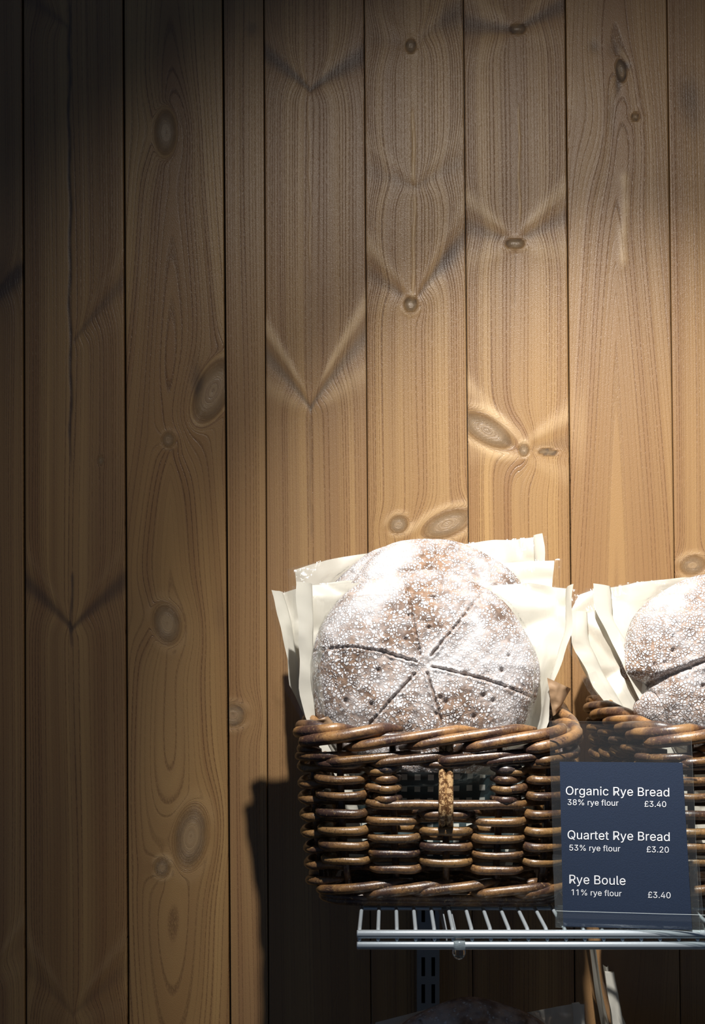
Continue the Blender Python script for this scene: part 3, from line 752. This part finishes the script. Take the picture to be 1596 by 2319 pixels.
def make_bag(name_loc, plane_pt, lean, left, right, top, label, group, seed, loaf=None, T=.05, nu=90, nv=90, gus_l=0.0, gus_r=0.0, amp=.010, over=.008, band=False, matp=None, film=True):
    """left / right: pixel polylines from the bottom up; top: from left to right, all on the leaning back plane"""
    n = Vector((0, -math.cos(lean), math.sin(lean)))
    org = Vector(plane_pt)
    H = lambda pts: [hit(px, py, org, n) for px, py in pts]
    Lp, Rp, Tp = H(left), H(right), H(top)
    b = thing('bread_bag', name_loc, label, 'bag', group)
    def grid(fn, ovr=0.0, s0=0.0, s1=1.0, t0=0.0, t1=1.0, mu=nu, mv=nv):
        vs = []
        for j in range(mv + 1):
            t = t0 + (t1 - t0) * j / mv
            l, r = lerp_poly(Lp, t), lerp_poly(Rp, t)
            ax = (r - l).normalized(); l = l - ax * ovr; r = r + ax * ovr
            for i in range(mu + 1):
                s = s0 + (s1 - s0) * i / mu
                p = l.lerp(r, s)
                tp = lerp_poly(Tp, s); p = p + (tp - Lp[-1].lerp(Rp[-1], s)) * (t ** 3)
                vs.append(p + n * fn(p, s, t))
        fs = [(j*(mu+1)+i, j*(mu+1)+i+1, (j+1)*(mu+1)+i+1, (j+1)*(mu+1)+i) for j in range(mv) for i in range(mu)]
        return vs, fs
    def back(p, s, t): return crumple(p, 16, amp, seed) + .0012 * noise.noise(p * 60)
    vs, fs = grid(back)
    o = link('paper_back', mesh_from('paper_back', vs, fs, matp or M['paper'], True), b)
    def bulge(p):
        if loaf is None: return 0.0
        c, R, sq = loaf
        q = p - c; q = q - n * q.dot(n)
        d = q.length / R
        if d < 1: return T * max(0, 1 - d**3.4) ** .5 * .72 + T * .28 + .003
        e = max(0, 1 - (d - 1) / .42); return (T * .28 + .003) * e * e
    cr = random.Random(seed * 7 + 1)
    creases = [(cr.uniform(.15, .9), cr.uniform(.55, .98), cr.uniform(-1.2, 1.2), cr.uniform(.008, .02), cr.uniform(.002, .006)) for _ in range(9)]
    def front(p, s, t):
        edge = min(s, 1 - s, (1 - t) * 1.3) * 9; e = min(1, max(0, edge)) 
        q_ = 0.0
        for (cs, ct, ca, cw, ch_) in creases:
            dd = abs((s - cs) * math.cos(ca) + (t - ct) * math.sin(ca)); q_ = max(q_, ch_ * max(0, 1 - dd / cw))
        off = q_ + crumple(p, 22, amp * 1.0, seed + 5) + crumple(p, 47, amp * .35, seed + 9)
        v_ = .0015 + e * (bulge(p) + .0045) + max(-.001, off * (.35 + .3 * e))
        return max(v_, back(p, s, t) + .0008 + .004 * e) + (.005 * noise.noise(p * 26 + Vector((seed, 0, 0))) if (s < .03 or s > .97) and t > .3 else 0)
    if film:
        vs, fs = grid(front, over, mu=int(nu * 1.3), mv=int(nv * 1.3))
        o = link('clear_front', mesh_from('clear_front', vs, fs, M['film'], True), b); o['label'] = 'clear shiny film front'
    # band near the bottom: print on the front bag, painted shade on rear ones
    if band:
        vs, fs = grid(lambda p, s, t: front(p, s, t) * .93 + .0008, 0, .02, .98, band[0], band[1], 40, 12)
        o = link('print_shade_band', mesh_from('print_shade_band', vs, fs, M['band'], True), b); o['label'] = 'dark band printed with pale squares; on rear bags it stands in for shade'
    for side, gus in (('l', gus_l), ('r', gus_r)):
        if gus <= 0: continue
        vs = []; mv = 40; cols = 9
        P = Lp if side == 'l' else Rp
        for j in range(mv + 1):
            t = j / mv; p = lerp_poly(P, t)
            sg = 1 if side == 'l' else -1
            for i in range(cols):
                u = i / (cols - 1)
                # a tuck: in from the back sheet, and out again to the front
                dx = sg * gus * (.85 * math.sin(math.pi * u) - .15 * u) + .0022 * noise.noise(Vector((u * 3, t * 9, seed)))
                vs.append(p + Vector((dx, 0, 0)) + n * (-.004 + (T * .75) * u * (1 - .3 * t) + .004 * noise.noise(Vector((t * 14, u * 2, seed + 3))) + crumple(p + Vector((u*.03, 0, 0)), 45, .006, seed)))
        fs = [(j*cols+i, j*cols+i+1, (j+1)*cols+i+1, (j+1)*cols+i) for j in range(mv) for i in range(cols - 1)]
        link('side_gusset', mesh_from('side_gusset', vs, fs, matp or M['paper'], True), b)
    return b

def crumple_flap(bag, pts, y, mat, seed, name='tucked_corner', nn=14, amp=.008, label=None):
    """a tucked corner of the bag: four pixel corners at depth y (bottom left, bottom right, top right, top left)"""
    a, b_, c, d = [at(px, py, y) for px, py in pts]
    vs = []
    for j in range(nn + 1):
        for i in range(nn + 1):
            s, t = i / nn, j / nn
            p = a.lerp(b_, s).lerp(d.lerp(c, s), t)
            vs.append(p + Vector((0, crumple(p, 60, amp, seed) + .012 * (s - .5) ** 2, 0)))
    fs = [(j*(nn+1)+i, j*(nn+1)+i+1, (j+1)*(nn+1)+i+1, (j+1)*(nn+1)+i) for j in range(nn) for i in range(nn)]
    o = link(name, mesh_from(name, vs, fs, mat, True), bag)
    if label: o['label'] = label
    return o

def plane_at(C): return C - nvec * .016
bag1 = make_bag((C1.x, -.30, B_BOT + .015), plane_at(C1), LEAN,
    [(800, 1960), (790, 1880), (768, 1760), (700, 1640), (688, 1560), (684, 1430), (680, 1328)],
    [(1150, 1960), (1170, 1880), (1190, 1760), (1230, 1640), (1240, 1570), (1285, 1440), (1289, 1334)],
    [(680, 1328), (740, 1322), (850, 1317), (960, 1318), (1090, 1326), (1200, 1319), (1289, 1334)],
    'clear-fronted cream paper bag around the frontmost star-scored loaf of the left basket', G_L, 1, (C1, R1, 1), .054, gus_l=.016, gus_r=.005, amp=.016, band=(.01, .31))
crumple_flap(bag1, [(1252, 1622), (1262, 1615), (1294, 1560), (1240, 1535)], -.285, M['shade_paper'], 4, label='crumpled corner at the right of the bag, its shade coloured brown')
crumple_flap(bag1, [(690, 1650), (765, 1650), (742, 1622), (712, 1632)], -.318, M['shade_paper'], 7, label='corner tucked in at the rim, its shade coloured brown')
bag2 = make_bag((C2.x, -.24, B_BOT + .015), plane_at(C2), LEAN,
    [(810, 1900), (770, 1760), (706, 1640), (662, 1560), (658, 1500), (640, 1420), (622, 1345)],
    [(1200, 1900), (1210, 1760), (1220, 1640), (1235, 1540), (1240, 1440), (1256, 1268)],
    [(622, 1345), (690, 1330), (780, 1314), (900, 1303), (1060, 1290), (1150, 1272), (1256, 1268)],
    'second bag from the front in the left basket, a cream corner sticking out left', G_L, 2, (C2, .1085, 1), .046, gus_l=.012, amp=.018, band=(.01, .36))  # band added to darken the weave gaps, in place of shade
bag3 = make_bag((C3.x, -.17, B_BOT + .015), plane_at(C3), LEAN,
    [(800, 1850), (775, 1740), (715, 1640), (690, 1500), (677, 1400), (667, 1288)],
    [(1200, 1850), (1205, 1740), (1215, 1600), (1222, 1450), (1230, 1330), (1221, 1216)],
    [(667, 1288), (740, 1268), (860, 1247), (960, 1238), (1100, 1226), (1221, 1216)],
    'rearmost and tallest bag of the left basket, with a pointed top right corner', G_L, 3, (C3, .100, 1), .042, gus_r=.010, amp=.020, band=(.01, .30))  # this band too paints the basket's shaded inside dark
bag4 = make_bag((C4.x, -.29, B_BOT + .015), plane_at(C4), LEAN,
    [(1560, 1950), (1530, 1850), (1500, 1720), (1470, 1645), (1430, 1570), (1385, 1470), (1348, 1400), (1342, 1332)],
    [(1840, 1990), (1850, 1850), (1860, 1720), (1865, 1640), (1880, 1480), (1890, 1310)],
    [(1342, 1332), (1390, 1330), (1440, 1318), (1520, 1314), (1650, 1306), (1890, 1310)],
    'clear-fronted cream bag around the notched white loaf, at the right edge', G_R, 4, (C4, .0955, 1), .054, gus_l=.020, amp=.016)
P5 = at(1500, 1450, -0.100)
bag5 = make_bag((P5.x, -.13, B_BOT + .015), P5, LEAN,
    [(1470, 1850), (1450, 1740), (1405, 1650), (1345, 1560), (1296, 1462), (1290, 1388)],
    [(1760, 1850), (1765, 1740), (1770, 1640), (1775, 1480), (1780, 1322)],
    [(1290, 1388), (1312, 1345), (1340, 1336), (1450, 1322), (1560, 1308), (1780, 1322)],
    'folded cream bag leaning left out of the right basket, behind the notched loaf', G_R, 5, None, .040, gus_l=.024, amp=.022)
crumple_flap(bag5, [(1345, 1590), (1385, 1580), (1350, 1520), (1318, 1530)], -.245, M['film'], 9, 'clear_corner')

# ------------------------------------------------------------------ sign holder and price card
CL = math.radians(11); CYAW = math.radians(-8)
base_pt = at(1421, 2106, -0.416)
Rm = Matrix.Rotation(CYAW, 4, 'Z')
Mx = Matrix.Translation(base_pt) @ Rm @ Matrix.Rotation(-CL, 4, 'X')
cn = (Mx.to_3x3() @ Vector((0, -1, 0))).normalized()
def loc_on(px, py): return Mx.inverted() @ hit(px, py, base_pt, cn)
holder = thing('sign_holder', base_pt, 'clear acrylic sign holder leaning on the front of the wire shelf', 'sign holder')
def sheet(name, corners, y0, th, parent, edge=.0007):
    """an acrylic sheet: broad clear faces, pale cut edges"""
    q = [Vector((c.x, y0, c.z)) for c in corners]; q2 = [Vector((c.x, y0 + th, c.z)) for c in corners]
    vs = [Mx @ v for v in q + q2]
    fs = [(0, 1, 2, 3), (7, 6, 5, 4)] + [(i, i + 4, (i + 1) % 4 + 4, (i + 1) % 4) for i in range(4)]
    return link(name, mesh_from(name, vs, fs, [M['acrylic'], M['acedge']], False, [0, 0, 1, 1, 1, 1]), parent)
c_ = [loc_on(1257, 2100), loc_on(1585, 2112), loc_on(1564, 1636), loc_on(1243, 1632)]
sheet('tall_panel', c_, .0012, .0018, holder)
c_ = [loc_on(1259, 2100), loc_on(1596, 2112), loc_on(1583, 1946), loc_on(1250, 1935)]
sheet('short_panel', c_, .0042, .0018, holder)
# foot: bends round at the bottom and runs back along the shelf
ft = Geo()
xl_, xr_ = c_[0].x, c_[1].x
Mi = Matrix.Translation(base_pt) @ Rm
zz = SH_Z + .0006 - base_pt.z
prof = [(-.0075, .0145), (-.0085, .0085), (-.0075, .004), (-.0045, .0008), (0, 0), (.03, 0), (.085, 0)]
vs = []
for (y, z) in prof:
    for x in (xl_, xr_): vs += [Mi @ Vector((x, y, zz + z)), Mi @ Vector((x, y + (.0012 if z > .002 else 0), zz + z + (.0012 if z <= .002 else 0)))]
fs = []; mi = []
for i in range(len(prof) - 1):
    a, b_ = i*4, (i+1)*4
    fs += [(a, a+2, b_+2, b_), (a+1, b_+1, b_+3, a+3), (a, b_, b_+1, a+1), (a+2, a+3, b_+3, b_+2)]; mi += [0, 0, 1, 1]
fs += [(0, 1, 3, 2), (24, 26, 27, 25)]; mi += [1, 1]
link('foot', mesh_from('foot', vs, fs, [M['acrylic'], M['acedge']], False, mi), holder)

card = thing('price_card', base_pt, 'navy price card with white rye bread names and prices in the clear holder', 'price card')
k = [loc_on(1275, 2098), loc_on(1567, 2106), loc_on(1545, 1727), loc_on(1267, 1725)]
vs = [Mx @ Vector((c.x, y, c.z)) for y in (-.0002, .0004) for c in k]
link('card', mesh_from('card', vs, [(0,1,2,3), (7,6,5,4)] + [(i, i+4, (i+1) % 4 + 4, (i+1) % 4) for i in range(4)], [M['card'], M['ink']], False, [0, 0, 1, 1, 1, 1]), card)
# letter outlines: advance width and closed contours (x, y in thousandths)
GLYPHS = {" ":[188,[]],"%":[676,[[175,283,146,286,121,297,101,314,86,335,78,360,75,388,75,412,78,440,87,464,101,486,121,503,146,513,175,517,206,513,230,503,250,486,264,464,273,440,276,412,276,388,273,360,264,335,250,314,230,297,205,286],[175,327,198,332,212,346,221,365,223,388,223,412,221,435,213,454,198,468,175,473,153,468,138,454,130,435,127,412,127,388,130,365,138,346,153,332],[501,-10,471,-6,446,5,426,21,412,43,403,68,400,95,400,120,403,147,412,172,427,194,447,210,471,221,501,225,531,221,556,210,576,194,590,172,598,147,601,120,601,95,598,68,589,43,575,21,555,5,531,-6],[501,35,523,39,538,53,546,73,549,95,549,120,546,142,538,162,524,176,501,180,479,176,464,162,456,142,453,120,453,95,455,73,464,53,479,39],[132,0,482,509,540,509,191,0]]],".":[188,[[95,-4,78,-1,63,9,53,24,50,41,53,59,63,73,78,83,95,87,113,83,128,73,138,59,141,41,138,24,128,9,113,-1]]],"0":[453,[[227,-7,174,1,130,24,95,62,69,113,57,155,50,202,48,254,50,306,57,353,69,395,95,447,130,484,174,508,227,516,279,508,323,484,358,447,384,395,396,353,403,306,405,254,403,202,396,155,384,113,359,62,323,24,279,1],[227,50,261,56,290,74,313,103,330,144,340,194,344,254,340,314,330,365,313,405,290,435,261,453,227,460,192,453,163,435,140,405,123,365,113,314,109,254,113,194,123,144,140,103,163,74,192,56]]],"1":[413,[[246,509,246,0,182,0,182,448,179,448,56,358,56,427,168,509]]],"2":[453,[[64,0,64,47,234,229,261,257,282,282,299,305,311,327,318,348,320,371,317,397,308,419,293,436,273,449,250,457,224,460,196,457,172,447,153,433,139,413,130,390,127,362,66,362,71,405,86,442,111,473,143,496,182,511,225,516,268,511,306,497,337,474,361,445,376,411,381,372,378,345,371,318,357,290,336,259,306,223,267,180,153,60,153,57,389,57,389,0]]],"3":[453,[[218,-7,173,-3,133,10,98,30,70,57,52,91,44,132,109,132,115,107,126,87,144,71,165,59,191,52,219,50,248,53,275,61,297,74,315,93,325,116,329,145,326,172,316,196,299,217,275,234,242,244,201,248,157,248,157,299,288,448,288,452,70,452,70,509,372,509,372,461,211,278,211,289,264,288,308,276,344,253,371,222,387,186,393,145,387,103,370,66,344,36,309,12,266,-2]]],"4":[453,[[40,105,40,158,247,509,311,509,109,166,109,163,413,163,413,105],[282,0,282,121,282,146,282,318,343,318,343,0]]],"5":[453,[[221,-7,178,-2,140,11,108,32,83,60,66,93,60,130,122,130,127,108,138,89,154,73,173,60,196,52,221,50,250,53,276,64,298,82,314,104,324,131,328,162,324,193,314,221,297,244,275,262,248,273,218,277,192,275,167,268,145,258,128,246,67,253,96,509,366,509,366,452,151,452,134,301,136,301,155,315,178,325,203,331,229,334,263,330,294,321,321,306,345,285,364,260,379,231,388,199,391,163,385,117,369,76,343,41,309,15,268,-1]]],"8":[453,[[226,-7,178,-2,136,11,101,33,74,62,57,96,52,135,55,166,65,195,81,220,101,241,125,256,153,265,153,267,119,282,93,308,76,342,70,380,75,417,90,450,114,477,146,498,184,511,226,516,269,511,306,498,337,477,361,450,377,417,382,380,376,342,359,308,333,282,300,267,300,265,327,256,351,241,372,220,387,195,397,166,401,135,395,96,378,62,352,33,317,11,275,-2],[226,49,258,52,285,60,307,74,323,91,333,113,337,139,333,165,322,189,305,208,283,223,256,232,226,235,196,232,169,223,147,208,130,189,119,165,115,139,119,113,129,91,145,74,167,60,195,52],[226,290,252,292,274,300,293,313,307,330,316,351,319,376,316,399,308,420,294,437,275,449,252,457,226,460,200,457,177,449,159,437,145,420,136,399,133,376,136,351,145,330,159,313,178,300,201,292]]],"B":[456,[[60,0,60,509,241,509,289,504,329,491,359,469,381,442,394,410,398,374,395,344,387,320,373,301,356,286,336,275,315,267,315,262,339,257,363,245,385,227,402,203,414,173,418,136,413,100,400,67,377,39,344,18,301,4,247,0],[125,57,245,57,296,63,330,80,349,105,355,137,352,161,342,184,327,203,306,218,279,228,248,231,125,231],[125,285,238,285,265,288,288,296,308,309,323,326,333,348,336,372,330,403,313,429,283,446,240,452,125,452]]],"O":[533,[[267,-7,205,1,150,25,105,63,70,115,53,157,44,203,40,254,44,305,53,352,70,393,105,445,150,484,205,508,267,516,329,508,384,484,429,445,464,393,480,352,490,305,493,254,490,203,480,157,464,115,429,63,384,25,329,1],[267,53,310,59,349,76,383,105,408,144,425,194,430,254,425,314,408,365,383,404,349,433,310,450,267,456,223,450,184,433,151,404,125,364,109,314,103,254,109,194,125,144,151,105,184,76,223,59]]],"Q":[533,[[245,159,313,159,369,85,384,65,468,-48,401,-48,346,27,331,46],[267,-7,205,1,150,25,105,63,70,115,53,157,44,203,40,254,44,305,53,352,70,393,105,445,150,484,205,508,267,516,329,508,384,484,429,445,464,393,480,352,490,305,493,254,490,203,480,157,464,115,429,63,384,25,329,1],[267,53,310,59,349,76,383,105,408,144,425,194,430,254,425,314,408,365,383,404,349,433,310,450,267,456,223,450,184,433,151,404,125,364,109,314,103,254,109,194,125,144,151,105,184,76,223,59]]],"R":[449,[[60,0,60,509,236,509,290,504,333,489,367,465,390,433,405,395,409,352,405,309,390,271,367,240,333,217,289,203,236,198,96,198,96,255,234,255,269,258,298,267,319,281,334,300,342,324,345,352,342,380,334,405,319,425,298,440,269,449,233,452,125,452,125,0],[353,0,230,229,303,229,428,0]]],"a":[389,[[160,-9,126,-5,94,5,68,22,48,45,35,73,30,108,34,138,43,161,58,179,78,193,100,203,125,211,152,216,178,220,234,227,252,230,265,235,273,243,276,255,276,257,273,279,267,297,256,311,240,322,220,329,196,331,171,329,149,322,132,313,118,301,107,288,100,274,41,291,57,322,79,346,104,364,133,375,163,382,194,384,215,383,239,379,263,372,286,360,306,343,322,320,333,290,337,251,337,0,277,0,277,52,272,52,264,38,252,25,236,12,215,1,190,-6],[170,45,202,49,228,59,248,74,263,93,272,115,276,138,276,190,270,186,259,182,246,179,231,176,200,171,175,168,154,164,134,159,117,150,103,139,95,124,92,105,94,87,102,72,114,61,130,52,149,47]]],"c":[396,[[207,-8,159,-2,117,16,82,46,56,85,40,133,34,187,40,243,56,291,82,330,117,360,159,378,207,384,234,383,260,377,284,368,305,356,324,341,340,322,353,301,362,277,303,262,298,276,290,289,281,301,270,311,257,319,242,325,226,329,207,330,173,325,145,310,124,287,108,258,99,224,96,187,99,151,108,117,124,89,145,66,173,51,207,46,226,48,243,52,258,58,271,66,282,76,292,89,299,102,304,117,363,102,354,78,341,56,325,37,306,21,285,9,261,-1,235,-6]]],"d":[424,[[195,-8,151,-2,111,16,79,45,55,84,39,133,34,189,39,245,55,293,79,332,112,361,151,378,196,384,228,381,253,373,272,360,287,346,298,331,306,319,311,319,311,509,372,509,372,0,313,0,313,59,307,59,298,46,287,31,272,17,252,4,227,-5],[205,47,236,51,263,65,284,86,299,115,309,150,312,189,309,229,300,263,284,291,263,312,237,325,205,330,172,325,145,311,124,290,108,261,99,227,96,189,99,151,109,117,124,88,145,66,172,51]]],"e":[404,[[212,-8,161,-2,117,16,82,46,56,85,40,132,34,187,39,242,55,290,81,329,115,359,157,378,205,384,236,382,266,374,294,361,319,341,341,315,357,282,368,242,371,194,371,169,75,169,75,221,338,221,310,202,307,237,298,269,283,294,263,314,237,326,205,330,173,326,146,313,125,294,109,270,99,241,96,211,96,178,100,139,110,106,128,80,151,61,179,50,212,46,234,48,254,53,271,61,285,73,297,88,306,105,365,91,353,63,335,39,311,19,283,4,249,-5]]],"f":[254,[[228,379,228,327,6,327,6,379],[81,0,81,432,84,461,96,486,113,505,135,519,161,527,187,530,207,529,222,527,234,524,243,521,227,468,215,472,206,473,195,474,171,470,154,460,145,443,142,419,142,0]]],"g":[425,[[207,-151,168,-148,134,-140,105,-127,82,-110,64,-91,51,-69,101,-41,110,-53,122,-66,136,-78,154,-88,178,-95,207,-97,249,-92,282,-75,304,-47,311,-6,311,68,306,68,298,56,287,41,272,28,252,16,227,8,195,5,152,10,113,27,80,53,55,90,39,136,34,191,39,246,55,293,80,332,112,361,152,378,196,384,228,382,253,373,273,360,288,346,299,331,308,319,313,319,313,379,372,379,372,-9,367,-54,350,-90,324,-117,291,-136,251,-147],[205,59,237,63,264,75,285,95,300,121,309,154,312,193,309,231,300,264,285,291,264,312,237,325,205,330,172,325,145,312,124,290,109,262,99,229,96,193,99,155,109,123,124,96,145,76,172,63]]],"i":[167,[[53,0,53,379,114,379,114,0],[84,443,67,446,54,455,44,468,41,483,44,499,54,512,67,521,84,524,100,521,114,512,123,499,126,483,123,468,114,455,100,446]]],"l":[189,[[139,-2,101,3,74,20,58,47,53,84,53,509,114,509,114,99,115,77,120,62,130,54,146,52,160,53,170,54,181,3,162,-1,151,-2]]],"n":[410,[[114,227,114,0,53,0,53,379,112,379,112,287,102,287,124,332,152,362,187,379,227,384,264,380,295,369,321,349,341,321,353,285,357,240,357,0,296,0,296,235,290,275,273,304,246,323,210,329,184,326,161,317,141,303,126,283,117,257]]],"o":[415,[[207,-8,159,-2,117,16,82,46,56,85,40,133,34,187,40,243,56,291,82,330,117,360,159,378,207,384,256,378,299,360,333,330,359,291,376,243,381,187,376,133,359,85,333,46,299,16,256,-2],[207,46,242,51,270,66,292,89,307,117,316,151,319,187,316,224,307,258,292,287,270,310,242,325,207,330,173,325,145,310,124,287,108,258,99,224,96,187,99,151,108,117,124,89,145,66,173,51]]],"r":[259,[[53,0,53,379,112,379,112,321,115,321,130,347,152,367,181,380,213,385,229,384,243,384,243,322,230,324,219,325,207,326,182,323,159,315,140,301,126,284,117,262,114,237,114,0]]],"t":[227,[[204,379,204,327,6,327,6,379],[65,471,126,471,126,98,128,76,136,61,150,53,170,50,185,51,202,54,213,2,203,-1,192,-3,180,-4,168,-4,125,2,92,21,72,52,65,93]]],"u":[410,[[182,-5,146,-1,115,11,89,31,69,59,57,95,53,139,53,379,114,379,114,144,119,105,137,75,164,56,200,50,226,53,249,62,268,77,283,97,293,122,296,153,296,379,357,379,357,0,298,0,298,92,307,92,286,47,257,17,222,0]]],"y":[389,[[47,-139,61,-86,71,-87,88,-90,104,-89,118,-84,130,-74,141,-58,151,-36,163,-1,17,379,84,379,165,155,177,121,187,87,196,53,206,21,184,21,193,53,202,87,212,121,224,155,305,379,371,379,204,-58,191,-85,177,-107,159,-124,139,-136,117,-143,91,-145,77,-145,65,-143,54,-141]]],"£":[425,[[37,41,37,57,62,61,80,74,90,95,93,125,85,358,89,401,102,439,125,471,156,495,194,510,239,516,277,511,310,499,339,480,362,454,378,422,387,385,328,377,318,411,300,437,273,453,240,459,210,456,186,446,168,430,155,410,148,387,146,360,153,127,152,106,145,89,135,75,123,64,108,55,92,49,76,45,61,42,48,41],[37,0,37,57,301,57,315,58,324,63,329,72,330,85,330,107,388,107,388,91,382,51,366,23,339,6,299,0],[37,229,37,280,311,280,311,229]]]}
def text(txt, x0, x1, yb0, name):
    pen = 0.0
    def area(p): return sum(p[i][0]*p[(i+1) % len(p)][1] - p[(i+1) % len(p)][0]*p[i][1] for i in range(len(p))) / 2
    def inside(q, p):
        r = False
        for (ax, ay), (bx, by) in zip(p, p[1:] + p[:1]):
            if (ay > q[1]) != (by > q[1]) and q[0] < (bx - ax) * (q[1] - ay) / (by - ay) + ax: r = not r
        return r
    verts = []; faces = []
    for ch in txt:
        adv, polys = GLYPHS[ch]
        P = [[(pen + p[2*i] / 1000, p[2*i+1] / 1000) for i in range(len(p) // 2)] for p in polys]
        if P:
            big = max(P, key=lambda p: abs(area(p))); sg = area(big) > 0
            for outer in [p for p in P if (area(p) > 0) == sg]:
                cu = bpy.data.curves.new('lettering', 'CURVE'); cu.dimensions = '2D'; cu.fill_mode = 'BOTH'
                for p in [outer] + [h for h in P if (area(h) > 0) != sg and inside(h[0], outer)]:
                    sp = cu.splines.new('POLY'); sp.points.add(len(p) - 1); sp.use_cyclic_u = True
                    for i, (x, y) in enumerate(p): sp.points[i].co = (x, y, 0, 1)
                ob = bpy.data.objects.new('lettering', cu); COL.objects.link(ob)
                tm = bpy.data.meshes.new_from_object(ob.evaluated_get(bpy.context.evaluated_depsgraph_get()))
                o0 = len(verts); verts += [v.co.copy() for v in tm.vertices]; faces += [tuple(o0 + i for i in f.vertices) for f in tm.polygons]
                COL.objects.unlink(ob); bpy.data.objects.remove(ob); bpy.data.meshes.remove(tm)
        pen += adv / 1000 + .004
    me = mesh_from(name, verts, faces, M['ink'], False)
    co = np.empty(len(me.vertices) * 3); me.vertices.foreach_get('co', co); co = co.reshape(-1, 3)
    a = loc_on(x0, yb0); wpx = loc_on(x1, yb0).x - a.x
    w0, w1 = co[:, 0].min(), co[:, 0].max(); s = wpx / (w1 - w0)
    out = [Mx @ Vector((a.x + (c[0] - w0) * s, -.0006, a.z + c[1] * s)) for c in co]
    me.vertices.foreach_set('co', np.array(out, dtype=np.float32).ravel()); me.update()
    return link(name, me, card)
for t in (('Organic Rye Bread', 1281, 1515, 1800), ('38% rye flour', 1285, 1400, 1823), ('£3.40', 1459, 1508, 1827),
          ('Quartet Rye Bread', 1285, 1516, 1900), ('53% rye flour', 1289, 1404, 1926), ('£3.20', 1464, 1514, 1930),
          ('Rye Boule', 1289, 1416, 2001), ('11% rye flour', 1294, 1407, 2027), ('£3.40', 1467, 1518, 2033)):
    o = text(*t, 'lettering'); o['label'] = 'white lettering reading ' + t[0]

# ------------------------------------------------------------------ the shelf below, mostly out of the frame
LOW_Z = SH_Z - 0.352
make_shelf(LOW_Z, 'lower grey wire shelf under the bread in the shade at the bottom edge')
make_bracket(LOW_Z, 'grey bracket under the lower wire shelf')
G_B = 'bagged loaves on the lower shelf'
C6 = at(1072, 2508, -0.215)
make_loaf(C6, .1105, .042, math.radians(10), star((0, 0), [[(-.5, .8)], [(.5, .8)]]), 'shaded brown loaf whose top peeks in at the bottom edge', M['bread3'], G_B, 6)
n10 = Vector((0, -math.cos(math.radians(10)), math.sin(math.radians(10))))
bag6 = make_bag((C6.x, -.22, LOW_Z), C6 - n10 * .016, math.radians(10),
    [(840, 2735), (838, 2600), (835, 2450), (850, 2316)], [(1330, 2735), (1328, 2600), (1322, 2450), (1312, 2270)],
    [(850, 2316), (950, 2290), (1075, 2258), (1180, 2296), (1312, 2270)], 'dim bag around the shaded loaf at the bottom edge', G_B, 6, (C6, .1105, 1), .05, gus_r=.012)
P7 = at(1480, 2480, -0.075)
bag7 = make_bag((P7.x, -.27, LOW_Z), P7, math.radians(4),
    [(1440, 2860), (1425, 2700), (1402, 2500), (1388, 2319), (1370, 2200)], [(1760, 2860), (1770, 2700), (1780, 2500), (1790, 2319), (1800, 2300)],
    [(1370, 2200), (1420, 2330), (1520, 2350), (1650, 2335), (1800, 2300)], 'bag with upright folded side catching light under the front rail at the bottom right', G_B, 7, None, .03, gus_l=.014, amp=.012)
def fold_strip(bag, path, wd, y, seed):
    q = []; n_ = 24
    pts = [at(px, py, y) for px, py in path]
    for j in range(n_ + 1):
        t = j / n_; p = lerp_poly(pts, t)
        for i in range(7):
            u = i / 6 - .5
            q.append(p + Vector((u * wd * (.55 + .45 * (1 - t)), .012 * u * u * 4 + .0015 * noise.noise(Vector((t*6, u*3, seed))), 0)))
    fs = [(j*7+i, j*7+i+1, (j+1)*7+i+1, (j+1)*7+i) for j in range(n_) for i in range(6)]
    link('folded_edge', mesh_from('folded_edge', q, fs, M['paper'], True), bag)
fold_strip(bag7, [(1384, 2700), (1376, 2340), (1358, 2250), (1344, 2140)], .0125, -.055, 1)
fold_strip(bag7, [(1410, 2700), (1400, 2340), (1386, 2260), (1374, 2190)], .0105, -.050, 2)
